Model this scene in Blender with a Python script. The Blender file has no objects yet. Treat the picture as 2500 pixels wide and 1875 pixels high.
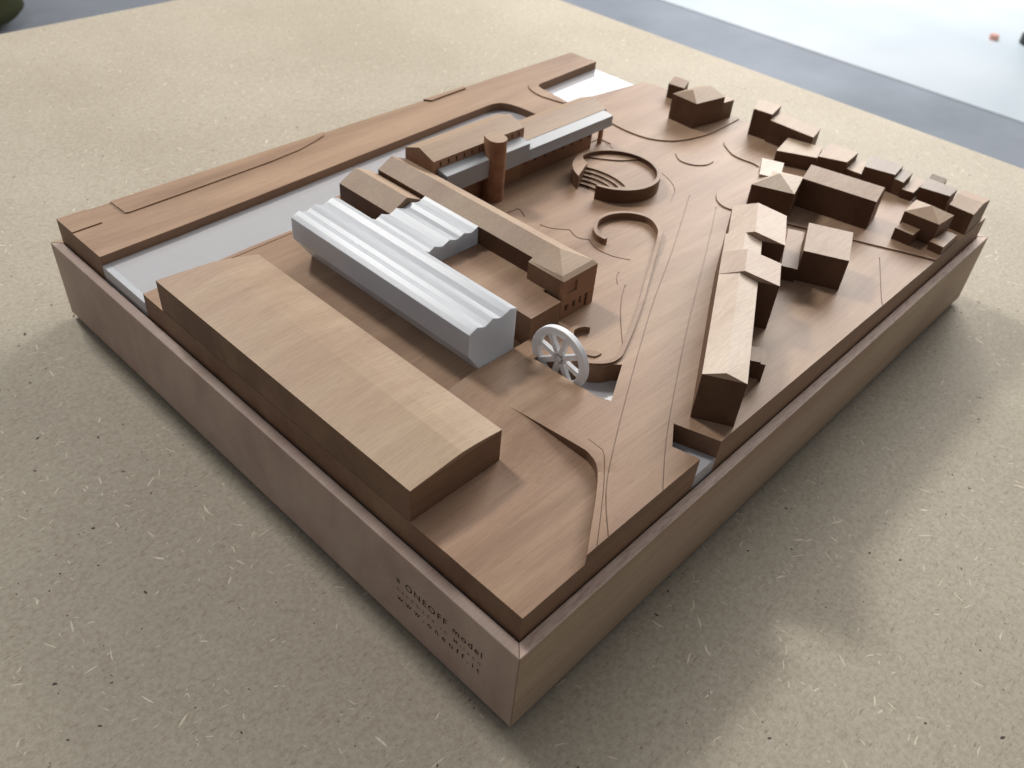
import bpy, bmesh, math, random
from mathutils import Vector, Euler
from mathutils.geometry import delaunay_2d_cdt
random.seed(4)
S = 0.001            # everything is written in millimetres of the real model
sc = bpy.context.scene
col = sc.collection

# ------------------------------------------------------------------ camera
cam_d = bpy.data.cameras.new('camera')
cam = bpy.data.objects.new('camera', cam_d); col.objects.link(cam)
cam.location = (-0.1531174, -0.1122300, 0.3559709)
cam.rotation_euler = Euler((0.8617385, -0.0714387, -0.8077298), 'XYZ')
cam_d.sensor_width = 36.0
cam_d.lens = 2123.74 / 2500.0 * 36.0
cam_d.clip_start = 0.02; cam_d.clip_end = 60
cam_d.dof.use_dof = True
cam_d.dof.focus_distance = 0.43
cam_d.dof.aperture_fstop = 15.0
sc.camera = cam

# ------------------------------------------------------------------ light
w = bpy.data.worlds.new('World'); sc.world = w; w.use_nodes = True
nt = w.node_tree; bg = nt.nodes['Background']
# room surroundings: bright windowed side towards +x +y, dim room behind the viewer
tc = nt.nodes.new('ShaderNodeTexCoord')
dt = nt.nodes.new('ShaderNodeVectorMath'); dt.operation = 'DOT_PRODUCT'
nt.links.new(tc.outputs['Generated'], dt.inputs[0]); dt.inputs[1].default_value = (0.66, 0.60, 0.45)
mr = nt.nodes.new('ShaderNodeMapRange'); mr.interpolation_type = 'SMOOTHSTEP'
mr.inputs['From Min'].default_value = -0.15; mr.inputs['From Max'].default_value = 1.0
mr.inputs['To Min'].default_value = 0.23; mr.inputs['To Max'].default_value = 0.40
nt.links.new(dt.outputs['Value'], mr.inputs['Value']); nt.links.new(mr.outputs['Result'], bg.inputs['Strength'])
bg.inputs['Color'].default_value = (0.97, 0.97, 1.0, 1)

def area(name, loc, target, sx, sy, power, color, spread=180):
    d = bpy.data.lights.new(name, 'AREA'); d.shape = 'RECTANGLE'; d.size = sx; d.size_y = sy
    d.energy = power; d.color = color
    o = bpy.data.objects.new(name, d); col.objects.link(o)
    o.location = loc
    o.rotation_euler = (Vector(target) - Vector(loc)).to_track_quat('-Z', 'Y').to_euler()
    d.spread = math.radians(spread)
    return o
# main window, beyond the right end of the table: shadows fall towards -x
area('window_light', (1.68, 0.50, 0.88), (0.30, 0.25, 0.05), 1.05, 0.60, 32, (1.0, 0.972, 0.925))
# second window behind the model: shadows fall towards -y
area('rear_window_light', (0.16, 1.48, 1.60), (0.30, 0.25, 0.05), 0.26, 0.26, 27, (1.0, 0.985, 0.96))
# small added lamp, unseen, placed to give the pond its mirrored highlight
area('pond_glint_lamp', (1.39, 0.88, 1.33), (0.13, 0.07, 0.06), 0.26, 0.26, 2.2, (1.0, 0.98, 0.95))
# daylight falling on the floor beyond the table
area('floor_daylight', (4.6, 2.2, 1.9), (4.6, 2.2, -0.75), 3.0, 3.0, 150, (0.92, 0.96, 1.0))

vs = sc.view_settings
vs.view_transform = 'Standard'; vs.look = 'None'; vs.gamma = 1.0; vs.exposure = -0.10
vs.use_curve_mapping = False

# ------------------------------------------------------------------ materials
def nodes(m):
    m.use_nodes = True
    nt = m.node_tree
    return nt, nt.nodes['Principled BSDF']

def ramp_node(nt, fac, stops):
    r = nt.nodes.new('ShaderNodeValToRGB')
    els = r.color_ramp.elements
    while len(els) < len(stops): els.new(0.5)
    for e, (p_, c) in zip(els, stops):
        e.position = p_; e.color = (*c, 1) if len(c) == 3 else c
    nt.links.new(fac, r.inputs['Fac'])
    return r

def noise(nt, vec, scale, detail=4, rough=0.55, dist=0.0):
    n = nt.nodes.new('ShaderNodeTexNoise'); n.inputs['Scale'].default_value = scale
    n.inputs['Detail'].default_value = detail; n.inputs['Roughness'].default_value = rough
    n.inputs['Distortion'].default_value = dist
    nt.links.new(vec, n.inputs['Vector'])
    return n

def mapping(nt, src, rot, scl):
    mp = nt.nodes.new('ShaderNodeMapping')
    mp.inputs['Rotation'].default_value = rot; mp.inputs['Scale'].default_value = scl
    nt.links.new(src, mp.inputs['Vector'])
    return mp.outputs['Vector']

def mix(nt, a, b, fac, mode='MIX'):
    n = nt.nodes.new('ShaderNodeMix'); n.data_type = 'RGBA'; n.blend_type = mode
    if isinstance(fac, float): n.inputs[0].default_value = fac
    else: nt.links.new(fac, n.inputs[0])
    for k, v in ((6, a), (7, b)):
        if isinstance(v, tuple): n.inputs[k].default_value = (*v, 1)
        else: nt.links.new(v, n.inputs[k])
    return n.outputs[2]

def wood(name, axis='X', dark=(0.225, 0.142, 0.09), mid=(0.305, 0.2, 0.13), light=(0.375, 0.258, 0.175), rough=0.5, angle=0.10, shade_sides=True, side_tone=(0.78, 0.72, 0.68), end_tone=(0.85, 0.82, 0.82)):
    m = bpy.data.materials.new(name); nt, b = nodes(m)
    g = nt.nodes.new('ShaderNodeNewGeometry')
    rz = angle if axis == 'X' else angle + math.pi/2
    oi = nt.nodes.new('ShaderNodeObjectInfo')
    cmb = nt.nodes.new('ShaderNodeVectorMath'); cmb.operation = 'SCALE'; cmb.inputs[0].default_value = (3.1, 1.7, 2.3)
    nt.links.new(oi.outputs['Random'], cmb.inputs['Scale'])
    addv = nt.nodes.new('ShaderNodeVectorMath'); addv.operation = 'ADD'
    nt.links.new(g.outputs['Position'], addv.inputs[0]); nt.links.new(cmb.outputs[0], addv.inputs[1])
    POS = addv.outputs[0]
    # grain lengthwise: compress along the grain axis
    v_band = mapping(nt, POS, (0.0, 0.02, rz), (3.0, 34.0, 30.0))
    v_fine = mapping(nt, POS, (0.0, 0.0, rz), (28.0, 900.0, 700.0))
    v_pore = mapping(nt, POS, (0.0, 0.0, rz), (160.0, 2600.0, 2200.0))
    n1 = noise(nt, v_band, 1.0, 5, 0.6, 0.5)
    n2 = noise(nt, v_fine, 1.0, 3, 0.6)
    n3 = noise(nt, v_pore, 1.0, 2, 0.6)
    n4 = noise(nt, mapping(nt, POS, (0, 0, rz), (5.0, 26.0, 12.0)), 1.0, 3, 0.55, 0.8)
    r1 = ramp_node(nt, n1.outputs['Fac'], [(0.30, dark), (0.50, mid), (0.72, light)])
    r2 = ramp_node(nt, n2.outputs['Fac'], [(0.30, (0.90, 0.88, 0.86)), (0.70, (1.06, 1.06, 1.06))])
    r3 = ramp_node(nt, n3.outputs['Fac'], [(0.28, (0.80, 0.76, 0.72)), (0.42, (1.0, 1.0, 1.0))])
    r4 = ramp_node(nt, n4.outputs['Fac'], [(0.36, (0.90, 0.85, 0.85)), (0.62, (1.04, 1.04, 1.03))])
    c = mix(nt, r1.outputs['Color'], r2.outputs['Color'], 1.0, 'MULTIPLY')
    c = mix(nt, c, r3.outputs['Color'], 1.0, 'MULTIPLY')
    c = mix(nt, c, r4.outputs['Color'], 1.0, 'MULTIPLY')
    tone = ramp_node(nt, oi.outputs['Random'], [(0.0, (0.93, 0.91, 0.90)), (1.0, (1.05, 1.05, 1.05))])
    c = mix(nt, c, tone.outputs['Color'], 1.0, 'MULTIPLY')
    if shade_sides:
        # shade put into the colour: cut side faces darkened, end grain darker still
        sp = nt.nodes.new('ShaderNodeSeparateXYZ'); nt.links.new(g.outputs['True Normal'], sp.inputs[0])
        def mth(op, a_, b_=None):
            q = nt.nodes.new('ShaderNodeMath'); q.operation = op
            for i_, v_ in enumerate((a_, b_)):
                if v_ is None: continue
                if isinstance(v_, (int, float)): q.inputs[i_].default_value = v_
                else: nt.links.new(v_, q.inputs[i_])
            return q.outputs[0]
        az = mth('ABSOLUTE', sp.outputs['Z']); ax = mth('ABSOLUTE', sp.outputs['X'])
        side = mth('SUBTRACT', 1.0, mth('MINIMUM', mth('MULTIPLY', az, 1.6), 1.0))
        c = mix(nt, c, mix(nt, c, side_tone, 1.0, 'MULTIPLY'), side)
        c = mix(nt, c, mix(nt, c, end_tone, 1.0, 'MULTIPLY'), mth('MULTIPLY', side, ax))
    nt.links.new(c, b.inputs['Base Color'])
    b.inputs['Roughness'].default_value = rough
    b.inputs['Specular IOR Level'].default_value = 0.24
    bp = nt.nodes.new('ShaderNodeBump'); bp.inputs['Strength'].default_value = 0.18; bp.inputs['Distance'].default_value = 0.0002
    nt.links.new(n2.outputs['Fac'], bp.inputs['Height']); nt.links.new(bp.outputs['Normal'], b.inputs['Normal'])
    return m

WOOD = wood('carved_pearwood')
WOOD_HOUSE = wood('house_wood_shaded_sides', dark=(0.225, 0.142, 0.09), mid=(0.305, 0.2, 0.13), light=(0.375, 0.258, 0.175), side_tone=(0.60, 0.52, 0.47), end_tone=(0.55, 0.50, 0.48))  # same wood, side faces tinted deeper to carry the house fronts' shade
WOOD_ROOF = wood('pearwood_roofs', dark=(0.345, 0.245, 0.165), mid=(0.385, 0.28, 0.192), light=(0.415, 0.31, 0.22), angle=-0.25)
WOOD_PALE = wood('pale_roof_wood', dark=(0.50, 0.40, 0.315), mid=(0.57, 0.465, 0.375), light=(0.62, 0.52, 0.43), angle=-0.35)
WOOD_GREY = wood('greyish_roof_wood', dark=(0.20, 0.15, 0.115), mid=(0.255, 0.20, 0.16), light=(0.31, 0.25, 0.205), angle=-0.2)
WOOD_TOWER = wood('tower_wood', dark=(0.20, 0.095, 0.05), mid=(0.33, 0.175, 0.10), light=(0.33, 0.18, 0.105), shade_sides=False)
WOOD_RED = wood('pearwood_reddish', dark=(0.34, 0.20, 0.125), mid=(0.42, 0.26, 0.165), light=(0.48, 0.32, 0.22))
WOOD_TRAY = wood('tray_wood_long_side', dark=(0.33, 0.24, 0.17), mid=(0.40, 0.30, 0.215), light=(0.45, 0.345, 0.255), angle=0.0, shade_sides=False)
WOOD_TRAY_Y = wood('tray_wood_short_side', axis='Y', dark=(0.40, 0.305, 0.255), mid=(0.445, 0.345, 0.29), light=(0.48, 0.38, 0.32), angle=0.0, shade_sides=False)

def rim_wood():
    m = wood('rough_sawn_rim', dark=(0.56, 0.44, 0.37), mid=(0.70, 0.57, 0.49), light=(0.76, 0.64, 0.56), rough=0.6, shade_sides=False)
    nt = m.node_tree; b = nt.nodes['Principled BSDF']
    g = nt.nodes.new('ShaderNodeNewGeometry')
    n = noise(nt, mapping(nt, g.outputs['Position'], (0, 0, 0), (130, 620, 620)), 1.0, 5, 0.7)
    src = b.inputs['Base Color'].links[0].from_socket
    r = ramp_node(nt, n.outputs['Fac'], [(0.30, (0.70, 0.66, 0.66)), (0.5, (1.05, 1.04, 1.04))])
    nt.links.new(mix(nt, src, r.outputs['Color'], 1.0, 'MULTIPLY'), b.inputs['Base Color'])
    bp = nt.nodes.new('ShaderNodeBump'); bp.inputs['Strength'].default_value = 0.35; bp.inputs['Distance'].default_value = 0.0004
    nt.links.new(n.outputs['Fac'], bp.inputs['Height']); nt.links.new(bp.outputs['Normal'], b.inputs['Normal'])
    return m
WOOD_RIM = rim_wood()

def plain(name, c, rough=0.6, spec=0.4):
    m = bpy.data.materials.new(name); nt, b = nodes(m)
    g = nt.nodes.new('ShaderNodeNewGeometry')
    n = noise(nt, g.outputs['Position'], 60.0, 3)
    r = ramp_node(nt, n.outputs['Fac'], [(0.3, tuple(x*0.93 for x in c)), (0.7, tuple(min(1, x*1.05) for x in c))])
    nt.links.new(r.outputs['Color'], b.inputs['Base Color'])
    b.inputs['Roughness'].default_value = rough; b.inputs['Specular IOR Level'].default_value = spec
    return m
RECESS = plain('shaded_recess', (0.10, 0.055, 0.035), 0.8, 0.1)  # dark brown painted in for the shade inside window and door openings
BURN = plain('laser_engraving', (0.012, 0.008, 0.007), 0.9, 0.1)
BURN_LIGHT = plain('light_laser_engraving', (0.17, 0.115, 0.095), 0.9, 0.1)
FLOOR = None

def acrylic(name, base, trans, rough, sss, srad=0.006):
    m = bpy.data.materials.new(name); nt, b = nodes(m)
    g = nt.nodes.new('ShaderNodeNewGeometry')
    n = noise(nt, g.outputs['Position'], 140.0, 4)
    r = ramp_node(nt, n.outputs['Fac'], [(0.3, tuple(x*0.97 for x in base)), (0.7, base)])
    nt.links.new(r.outputs['Color'], b.inputs['Base Color'])
    b.inputs['Roughness'].default_value = rough
    b.inputs['IOR'].default_value = 1.49
    b.inputs['Transmission Weight'].default_value = trans
    b.inputs['Subsurface Weight'].default_value = sss
    b.inputs['Subsurface Radius'].default_value = (1, 1, 1)
    b.inputs['Subsurface Scale'].default_value = srad
    return m
FROST = acrylic('frosted_acrylic', (0.76, 0.785, 0.82), 0.5, 0.36, 0.4, 0.004)
FROST_WHEEL = acrylic('white_acrylic_wheel', (0.97, 0.98, 1.0), 0.3, 0.45, 0.0)
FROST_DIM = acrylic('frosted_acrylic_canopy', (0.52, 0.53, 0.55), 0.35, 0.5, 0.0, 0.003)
WATER = acrylic('satin_acrylic_water', (0.42, 0.41, 0.42), 0.0, 0.10, 0.3, 0.003)

# ------------------------------------------------------------------ tagging and mesh helpers
def tag(o, label=None, cat=None, group=None, kind=None):
    if label: o['label'] = label
    if cat: o['category'] = cat
    if group: o['group'] = group
    if kind: o['kind'] = kind
    return o

def link_mesh(name, verts, faces, mat, parent=None, smooth=False):
    me = bpy.data.meshes.new(name)
    off = parent['_off'] if parent is not None else (0, 0, 0)
    me.from_pydata([((v[0]-off[0])*S, (v[1]-off[1])*S, (v[2]-off[2])*S) for v in verts], [], faces)
    bm = bmesh.new(); bm.from_mesh(me)
    bmesh.ops.remove_doubles(bm, verts=bm.verts, dist=1e-7)
    bmesh.ops.recalc_face_normals(bm, faces=bm.faces); bm.to_mesh(me); bm.free()
    mats = mat if isinstance(mat, (list, tuple)) else [mat]
    for mm in mats: me.materials.append(mm)
    if smooth:
        for p_ in me.polygons: p_.use_smooth = True
    o = bpy.data.objects.new(name, me); col.objects.link(o)
    if parent is not None:
        root = parent
        o.parent = root
        o['_off'] = off
    else:
        o['_off'] = (0, 0, 0)
    return o

def thing(name, label, cat, loc, group=None):
    o = bpy.data.objects.new(name, None); col.objects.link(o)
    o.empty_display_size = 0.01
    o.location = (loc[0]*S, loc[1]*S, loc[2]*S); o['_off'] = tuple(loc)
    return tag(o, label, cat, group)

class MB:
    def __init__(s): s.v = []; s.f = []
    def add(s, vs_, fs):
        b = len(s.v); s.v += [tuple(q) for q in vs_]; s.f += [[b+i for i in f] for f in fs]
    def box(s, x0, y0, z0, x1, y1, z1):
        s.prism([(x0, y0), (x1, y0), (x1, y1), (x0, y1)], z0, z1)
    def prism(s, poly, z0, z1):
        n = len(poly)
        zb = z0 if callable(z0) else (lambda x, y: z0)
        zt = z1 if callable(z1) else (lambda x, y: z1)
        s.add([(x, y, zb(x, y)) for x, y in poly] + [(x, y, zt(x, y)) for x, y in poly],
              [list(range(n))[::-1], list(range(n, 2*n))] + [[i, (i+1) % n, n+(i+1) % n, n+i] for i in range(n)])
    def build(s, name, mat, parent=None, smooth=False):
        return link_mesh(name, s.v, s.f, mat, parent, smooth)

def smooth_path(pts, n=8, closed=False):
    out = []
    P = list(pts)
    m = len(P)
    rng = range(m if closed else m-1)
    for i in rng:
        p0 = P[(i-1) % m] if (closed or i > 0) else P[0]
        p1 = P[i]; p2 = P[(i+1) % m]
        p3 = P[(i+2) % m] if (closed or i+2 < m) else P[-1]
        for k in range(n):
            t = k/n
            out.append(tuple(0.5*((2*b_) + (-a+c)*t + (2*a-5*b_+4*c-d)*t*t + (-a+3*b_-3*c+d)*t**3)
                             for a, b_, c, d in zip(p0, p1, p2, p3)))
    if not closed: out.append(P[-1])
    return out

def offset_path(path, wdt):
    L, R = [], []
    for i, p_ in enumerate(path):
        a = path[max(0, i-1)]; b = path[min(len(path)-1, i+1)]
        dx, dy = b[0]-a[0], b[1]-a[1]; l = math.hypot(dx, dy) or 1
        nx, ny = -dy/l, dx/l
        L.append((p_[0]+nx*wdt/2, p_[1]+ny*wdt/2)); R.append((p_[0]-nx*wdt/2, p_[1]-ny*wdt/2))
    return L, R

def ribbon(mb, path, wdt, zb, zt):
    """a wall of given width along a path; zb, zt: functions of (x, y, fraction along the path)"""
    L, R = offset_path(path, wdt); n = len(path); V = []
    for i in range(n):
        t = i/(n-1)
        for q in (L[i], R[i]):
            V.append((q[0], q[1], zb(q[0], q[1], t)))
        for q in (R[i], L[i]):
            V.append((q[0], q[1], zt(q[0], q[1], t)))
    F = []
    for i in range(n-1):
        a, b = 4*i, 4*i+4
        for k in range(4): F.append([a+k, a+(k+1) % 4, b+(k+1) % 4, b+k])
    F.append([3, 2, 1, 0]); e = 4*(n-1); F.append([e, e+1, e+2, e+3])
    mb.add(V, F)

def inside(poly, x, y):
    c = False; n = len(poly); j = n-1
    for i in range(n):
        xi, yi = poly[i]; xj, yj = poly[j]
        if (yi > y) != (yj > y) and x < (xj-xi)*(y-yi)/(yj-yi)+xi: c = not c
        j = i
    return c

def sm(a, b, t):
    t = min(1, max(0, (t-a)/(b-a))); return t*t*(3-2*t)

# ------------------------------------------------------------------ heights of the carved ground
ZA = 67.9; ZW = 61.8; HT = 52.9
LX, LY = 494.6, 400.0
SX0, SY0, SX1, SY1 = 6.4, 6.1, 488.2, 396.3
def G(x, y):
    zr = 74.27 + (67.6-74.27)*min(1, max(0, (x-60)/430))
    fx = max(sm(50, 95, x), 1-sm(25, 60, y))
    return ZA + (zr-ZA)*(1-sm(100, 230, y))*fx
def G_ramp(x, y):
    return ZA + (G(x, y)-ZA)*sm(35, 92, y)

# ------------------------------------------------------------------ table and floor
def tabletop():
    m = bpy.data.materials.new('raw_fibreboard'); nt, b = nodes(m)
    g = nt.nodes.new('ShaderNodeNewGeometry'); P = g.outputs['Position']
    n0 = noise(nt, P, 5.0, 3); n1 = noise(nt, P, 420.0, 6, 0.7); n2 = noise(nt, P, 1500.0, 3, 0.6)
    base = ramp_node(nt, n0.outputs['Fac'], [(0.35, (0.345, 0.303, 0.238)), (0.65, (0.39, 0.346, 0.276))])
    c = mix(nt, base.outputs['Color'], ramp_node(nt, n1.outputs['Fac'], [(0.30, (0.80, 0.77, 0.72)), (0.52, (1.0, 1.0, 1.0)), (0.72, (1.15, 1.15, 1.13))]).outputs['Color'], 1.0, 'MULTIPLY')
    c = mix(nt, c, ramp_node(nt, n2.outputs['Fac'], [(0.3, (0.88, 0.87, 0.85)), (0.6, (1.04, 1.04, 1.04))]).outputs['Color'], 1.0, 'MULTIPLY')
    # fine fibres in three directions
    for k, a in enumerate((0.3, 1.35, 2.4)):
        v = mapping(nt, P, (0, 0, a), (110.0, 1100.0, 50.0))
        nf = noise(nt, v, 1.0, 2, 0.5)
        c = mix(nt, c, ramp_node(nt, nf.outputs['Fac'], [(0.66, (1.0, 1.0, 1.0)), (0.76, (1.16, 1.15, 1.13))]).outputs['Color'], 1.0, 'MULTIPLY')
        v = mapping(nt, P, (0, 0, a+0.7), (200.0, 900.0, 50.0))
        nf = noise(nt, v, 1.0, 2, 0.5)
        c = mix(nt, c, ramp_node(nt, nf.outputs['Fac'], [(0.24, (0.66, 0.62, 0.56)), (0.34, (1.0, 1.0, 1.0))]).outputs['Color'], 1.0, 'MULTIPLY')
    nt.links.new(c, b.inputs['Base Color'])
    b.inputs['Roughness'].default_value = 0.7; b.inputs['Specular IOR Level'].default_value = 0.3
    bp = nt.nodes.new('ShaderNodeBump'); bp.inputs['Strength'].default_value = 0.15; bp.inputs['Distance'].default_value = 0.0003
    nt.links.new(n1.outputs['Fac'], bp.inputs['Height']); nt.links.new(bp.outputs['Normal'], b.inputs['Normal'])
    mb = MB(); mb.box(-700, -700, -28, 783, 922, -4)
    t = mb.build('tabletop', m); tag(t, kind='structure')
    # light slivers and dark bark specks pressed in the board
    lite = plain('pale_wood_sliver', (0.60, 0.535, 0.42), 0.6); dk = plain('dark_bark_speck', (0.055, 0.038, 0.028), 0.7)
    r = random.Random(11); a = MB(); a2 = MB(); d = MB()
    mid_ = plain('faint_wood_sliver', (0.56, 0.495, 0.385), 0.65)
    def area_ok(x, y): return not (6 < x < LX-6 and 6 < y < LY-6)
    for k in range(9000):
        x = r.uniform(-420, 780); y = r.uniform(-420, 915)
        if not area_ok(x, y): continue
        l = r.choice([1.5, 2.2, 3, 3.5, 4.5, 6.5, 9]) * r.uniform(0.7, 1.2); wd = r.uniform(0.3, 0.7)*(0.7+l/9)
        small = k % 20 != 0
        if small: l *= 0.75; wd *= 0.5
        else: l *= 0.62; wd *= 0.5
        an = r.uniform(0, math.pi); bend = r.gauss(0, 0.10)
        p_ = []
        for i in range(5):
            t_ = i/4-0.5; p_.append((x+math.cos(an+bend*t_*2)*l*t_, y+math.sin(an+bend*t_*2)*l*t_))
        L, R = offset_path(p_, 1.0)
        V = []; wv = [0.2, 0.9, 1.0*r.uniform(.6, 1.2), 0.75, 0.1]
        for i in range(5):
            V += [(p_[i][0]+(L[i][0]-p_[i][0])*wv[i]*wd*2, p_[i][1]+(L[i][1]-p_[i][1])*wv[i]*wd*2, -3.95),
                  (p_[i][0]+(R[i][0]-p_[i][0])*wv[i]*wd*2, p_[i][1]+(R[i][1]-p_[i][1])*wv[i]*wd*2, -3.95)]
        (a2 if small and k % 20 < 16 else a).add(V, [[2*i, 2*i+1, 2*i+3, 2*i+2] for i in range(4)])
    for k in range(3000):
        x = r.uniform(-420, 780); y = r.uniform(-420, 915)
        if not area_ok(x, y): continue
        s_ = r.choice([0.25, 0.3, 0.35, 0.4, 0.5, 0.75]) * r.uniform(0.7, 1.2); st = r.uniform(1, 2.2); an = r.uniform(0, 3.1)
        V = []
        for i in range(6):
            q = i*math.pi/3; rr = s_*r.uniform(0.6, 1.1); u, v_ = math.cos(q)*rr*st, math.sin(q)*rr
            V.append((x+u*math.cos(an)-v_*math.sin(an), y+u*math.sin(an)+v_*math.cos(an), -3.93))
        d.add(V, [list(range(6))])
    for nm, q, mt in (('wood_slivers', a, lite), ('faint_slivers', a2, mid_), ('bark_specks', d, dk)):
        o = q.build(nm, mt, t); o['kind'] = 'stuff'
tabletop()

def floor():
    m = bpy.data.materials.new('grey_concrete_floor'); nt, b = nodes(m)
    g = nt.nodes.new('ShaderNodeNewGeometry')
    n = noise(nt, g.outputs['Position'], 2.2, 5, 0.6)
    r = ramp_node(nt, n.outputs['Fac'], [(0.3, (0.27, 0.29, 0.32)), (0.7, (0.40, 0.42, 0.46))])
    nt.links.new(r.outputs['Color'], b.inputs['Base Color']); b.inputs['Roughness'].default_value = 0.5
    mb = MB(); mb.add([(-6000, -6000, -750), (16000, -6000, -750), (16000, 16000, -750), (-6000, 16000, -750)], [[0, 1, 2, 3]])
    tag(mb.build('floor', m), kind='structure')
    m2 = bpy.data.materials.new('daylit_floor_sheet'); nt, b = nodes(m2)  # white slab stands in for floor overexposed by daylight
    g = nt.nodes.new('ShaderNodeNewGeometry')
    n = noise(nt, g.outputs['Position'], 1.2, 3, 0.5)
    r = ramp_node(nt, n.outputs['Fac'], [(0.35, (0.70, 0.76, 0.78)), (0.65, (0.86, 0.88, 0.89))])
    nt.links.new(r.outputs['Color'], b.inputs['Base Color']); b.inputs['Roughness'].default_value = 0.35
    mb = MB(); mb.box(3090, -4000, -749, 12000, 9000, -747)
    tag(mb.build('daylit_floor', m2), kind='structure')
    # small coral cone marker, dark stand foot and olive bag on the floor far behind the table
    t = thing('floor_marker', 'small coral red disc lying on the daylit floor behind the table', 'marker', (3880, 905, -747))
    mb = MB(); N = 24
    mb.prism([(3880+18*math.cos(i*2*math.pi/N), 905+18*math.sin(i*2*math.pi/N)) for i in range(N)], -747, -728)
    mb.build('disc', plain('coral_rubber', (0.80, 0.42, 0.34)), t)
    t = thing('floor_stand', 'dark upright stand leg with round foot on the daylit floor at the right edge', 'stand', (4010, 800, -747))
    dkm = plain('black_rubberised_metal', (0.02, 0.025, 0.022), 0.4)
    mb = MB(); mb.prism([(3975+75*math.cos(i*2*math.pi/N), 755+75*math.sin(i*2*math.pi/N)) for i in range(N)], -747, -715); mb.build('foot', dkm, t)
    mb = MB(); mb.prism([(3985+42*math.cos(i*2*math.pi/N), 755+42*math.sin(i*2*math.pi/N)) for i in range(N)], -715, -80); mb.build('pole', dkm, t)
floor()

def olive_bag():
    t = thing('bag', 'dark olive green cloth bag standing on the floor beyond the table corner', 'bag', (760, 3250, -750))
    m = plain('olive_canvas', (0.060, 0.062, 0.028), 0.9, 0.2)
    bm = bmesh.new()
    bmesh.ops.create_icosphere(bm, subdivisions=4, radius=1.0)
    for v in bm.verts:
        x, y, z = v.co
        f = lambda q, e: math.copysign(abs(q)**e, q)
        v.co = (f(x, .6)*215*(1-0.12*z), f(y, .6)*250*(1-0.10*z), (f(z, .55)+1)*150)
        k = 8*math.sin(v.co.z*0.06+x*5)+6*math.sin(y*9)
        v.co.x += k; v.co.y += k*0.5
    V = [(v.co.x+752, v.co.y+3270, v.co.z-750) for v in bm.verts]; F = [[q.index for q in f.verts] for f in bm.faces]
    bm.free()
    link_mesh('body', V, F, m, t, True)
    mb = MB()
    path = [(600+i*230/10, 3250+0*i) for i in range(11)]
    V = []
    for i in range(13):
        a = math.pi*i/12
        for k in range(6):
            b_ = k*math.pi/3; rr = 70+9*math.cos(b_)
            V.append((752+rr*math.cos(a), 3270+9*math.sin(b_), -455+rr*math.sin(a)))
    mb.add(V, [[6*i+k, 6*i+(k+1) % 6, 6*i+6+(k+1) % 6, 6*i+6+k] for i in range(12) for k in range(6)])
    mb.build('handle', m, t, True)
olive_bag()

# ------------------------------------------------------------------ tray
def tray():
    t = thing('display_tray', 'shallow wooden display tray holding the carved site model, engraved lettering on its side', 'tray', (LX/2, LY/2, 0))
    wt = 5.6
    def wall(name, poly_out, mat, rim=None):
        # mitred wall with the top as its own strip of rough sawn edge
        mb = MB(); n = 4
        c = 0.5
        mb.prism(poly_out, 0, HT)
        o = mb.build(name, [mat, rim or mat], t)
        for p_ in o.data.polygons:
            if p_.normal.z > 0.9: p_.material_index = 1
        mod = o.modifiers.new('edge', 'BEVEL'); mod.width = 0.0005; mod.segments = 2; mod.limit_method = 'ANGLE'
        return o
    g = 0.06
    wall('side_panel', [(0, g), (wt, wt+g), (wt, LY-wt-g), (0, LY-g)], WOOD_TRAY_Y)
    wall('side_panel', [(g, 0), (LX-g, 0), (LX-wt-g, wt), (wt+g, wt)], WOOD_TRAY, WOOD_RIM)
    wall('side_panel', [(LX, g), (LX, LY-g), (LX-wt, LY-wt-g), (LX-wt, wt+g)], WOOD_TRAY_Y)
    wall('side_panel', [(g, LY), (wt+g, LY-wt), (LX-wt-g, LY-wt), (LX-g, LY)], WOOD_TRAY)
    mb = MB(); mb.box(wt+.1, wt+.1, 3, LX-wt-.1, LY-wt-.1, 8); mb.build('bottom_panel', WOOD_TRAY, t)
    mb = MB(); mb.box(9, 9, -4, LX-9, LY-9, 2.9); mb.build('foot_plinth', plain('dark_base', (0.05, 0.04, 0.035)), t)
    # engraved lettering on the -x face, read from y=74 down to y=20
    def text(body, z, y0, y1, height, mat, name, thin, fixed_space=None):
        cu = bpy.data.curves.new(name, 'FONT'); cu.body = body; cu.size = 1.0
        cu.offset = -thin; cu.resolution_u = 6
        def measure(sp):
            cu.space_character = sp
            o = bpy.data.objects.new('tmp', cu); col.objects.link(o)
            dg = bpy.context.evaluated_depsgraph_get(); me = bpy.data.meshes.new_from_object(o.evaluated_get(dg))
            bpy.data.objects.remove(o)
            xs = [v.co.x for v in me.vertices]; ys = [v.co.y for v in me.vertices]
            return me, min(xs), max(xs), min(ys), max(ys)
        k = height/0.70       # cap height of the built-in font
        lo, hi = 0.8, 3.5
        for _ in range(14):
            mid = (lo+hi)/2; me, a, b, c, d = measure(mid)
            if (b-a)*k > (y0-y1): hi = mid
            else: lo = mid
        me, a, b, c, d = measure(mid)
        V = [(-0.06, y0-(v.co.x-a)*k, z+v.co.y*k) for v in me.vertices]
        F = [list(p_.vertices) for p_ in me.polygons]
        link_mesh(name, V, F, mat, t)
    text('a ONEOFF model', 31.1, 74.0, 19.6, 4.2, BURN, 'engraved_lettering', -0.004)
    text('handmade in Milano', 25.0, 73.8, 20.0, 2.6, BURN_LIGHT, 'engraved_lettering', -0.004)
    text('www.oneoff.it', 18.4, 73.8, 20.2, 3.8, BURN, 'engraved_lettering', -0.004)
tray()

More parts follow.
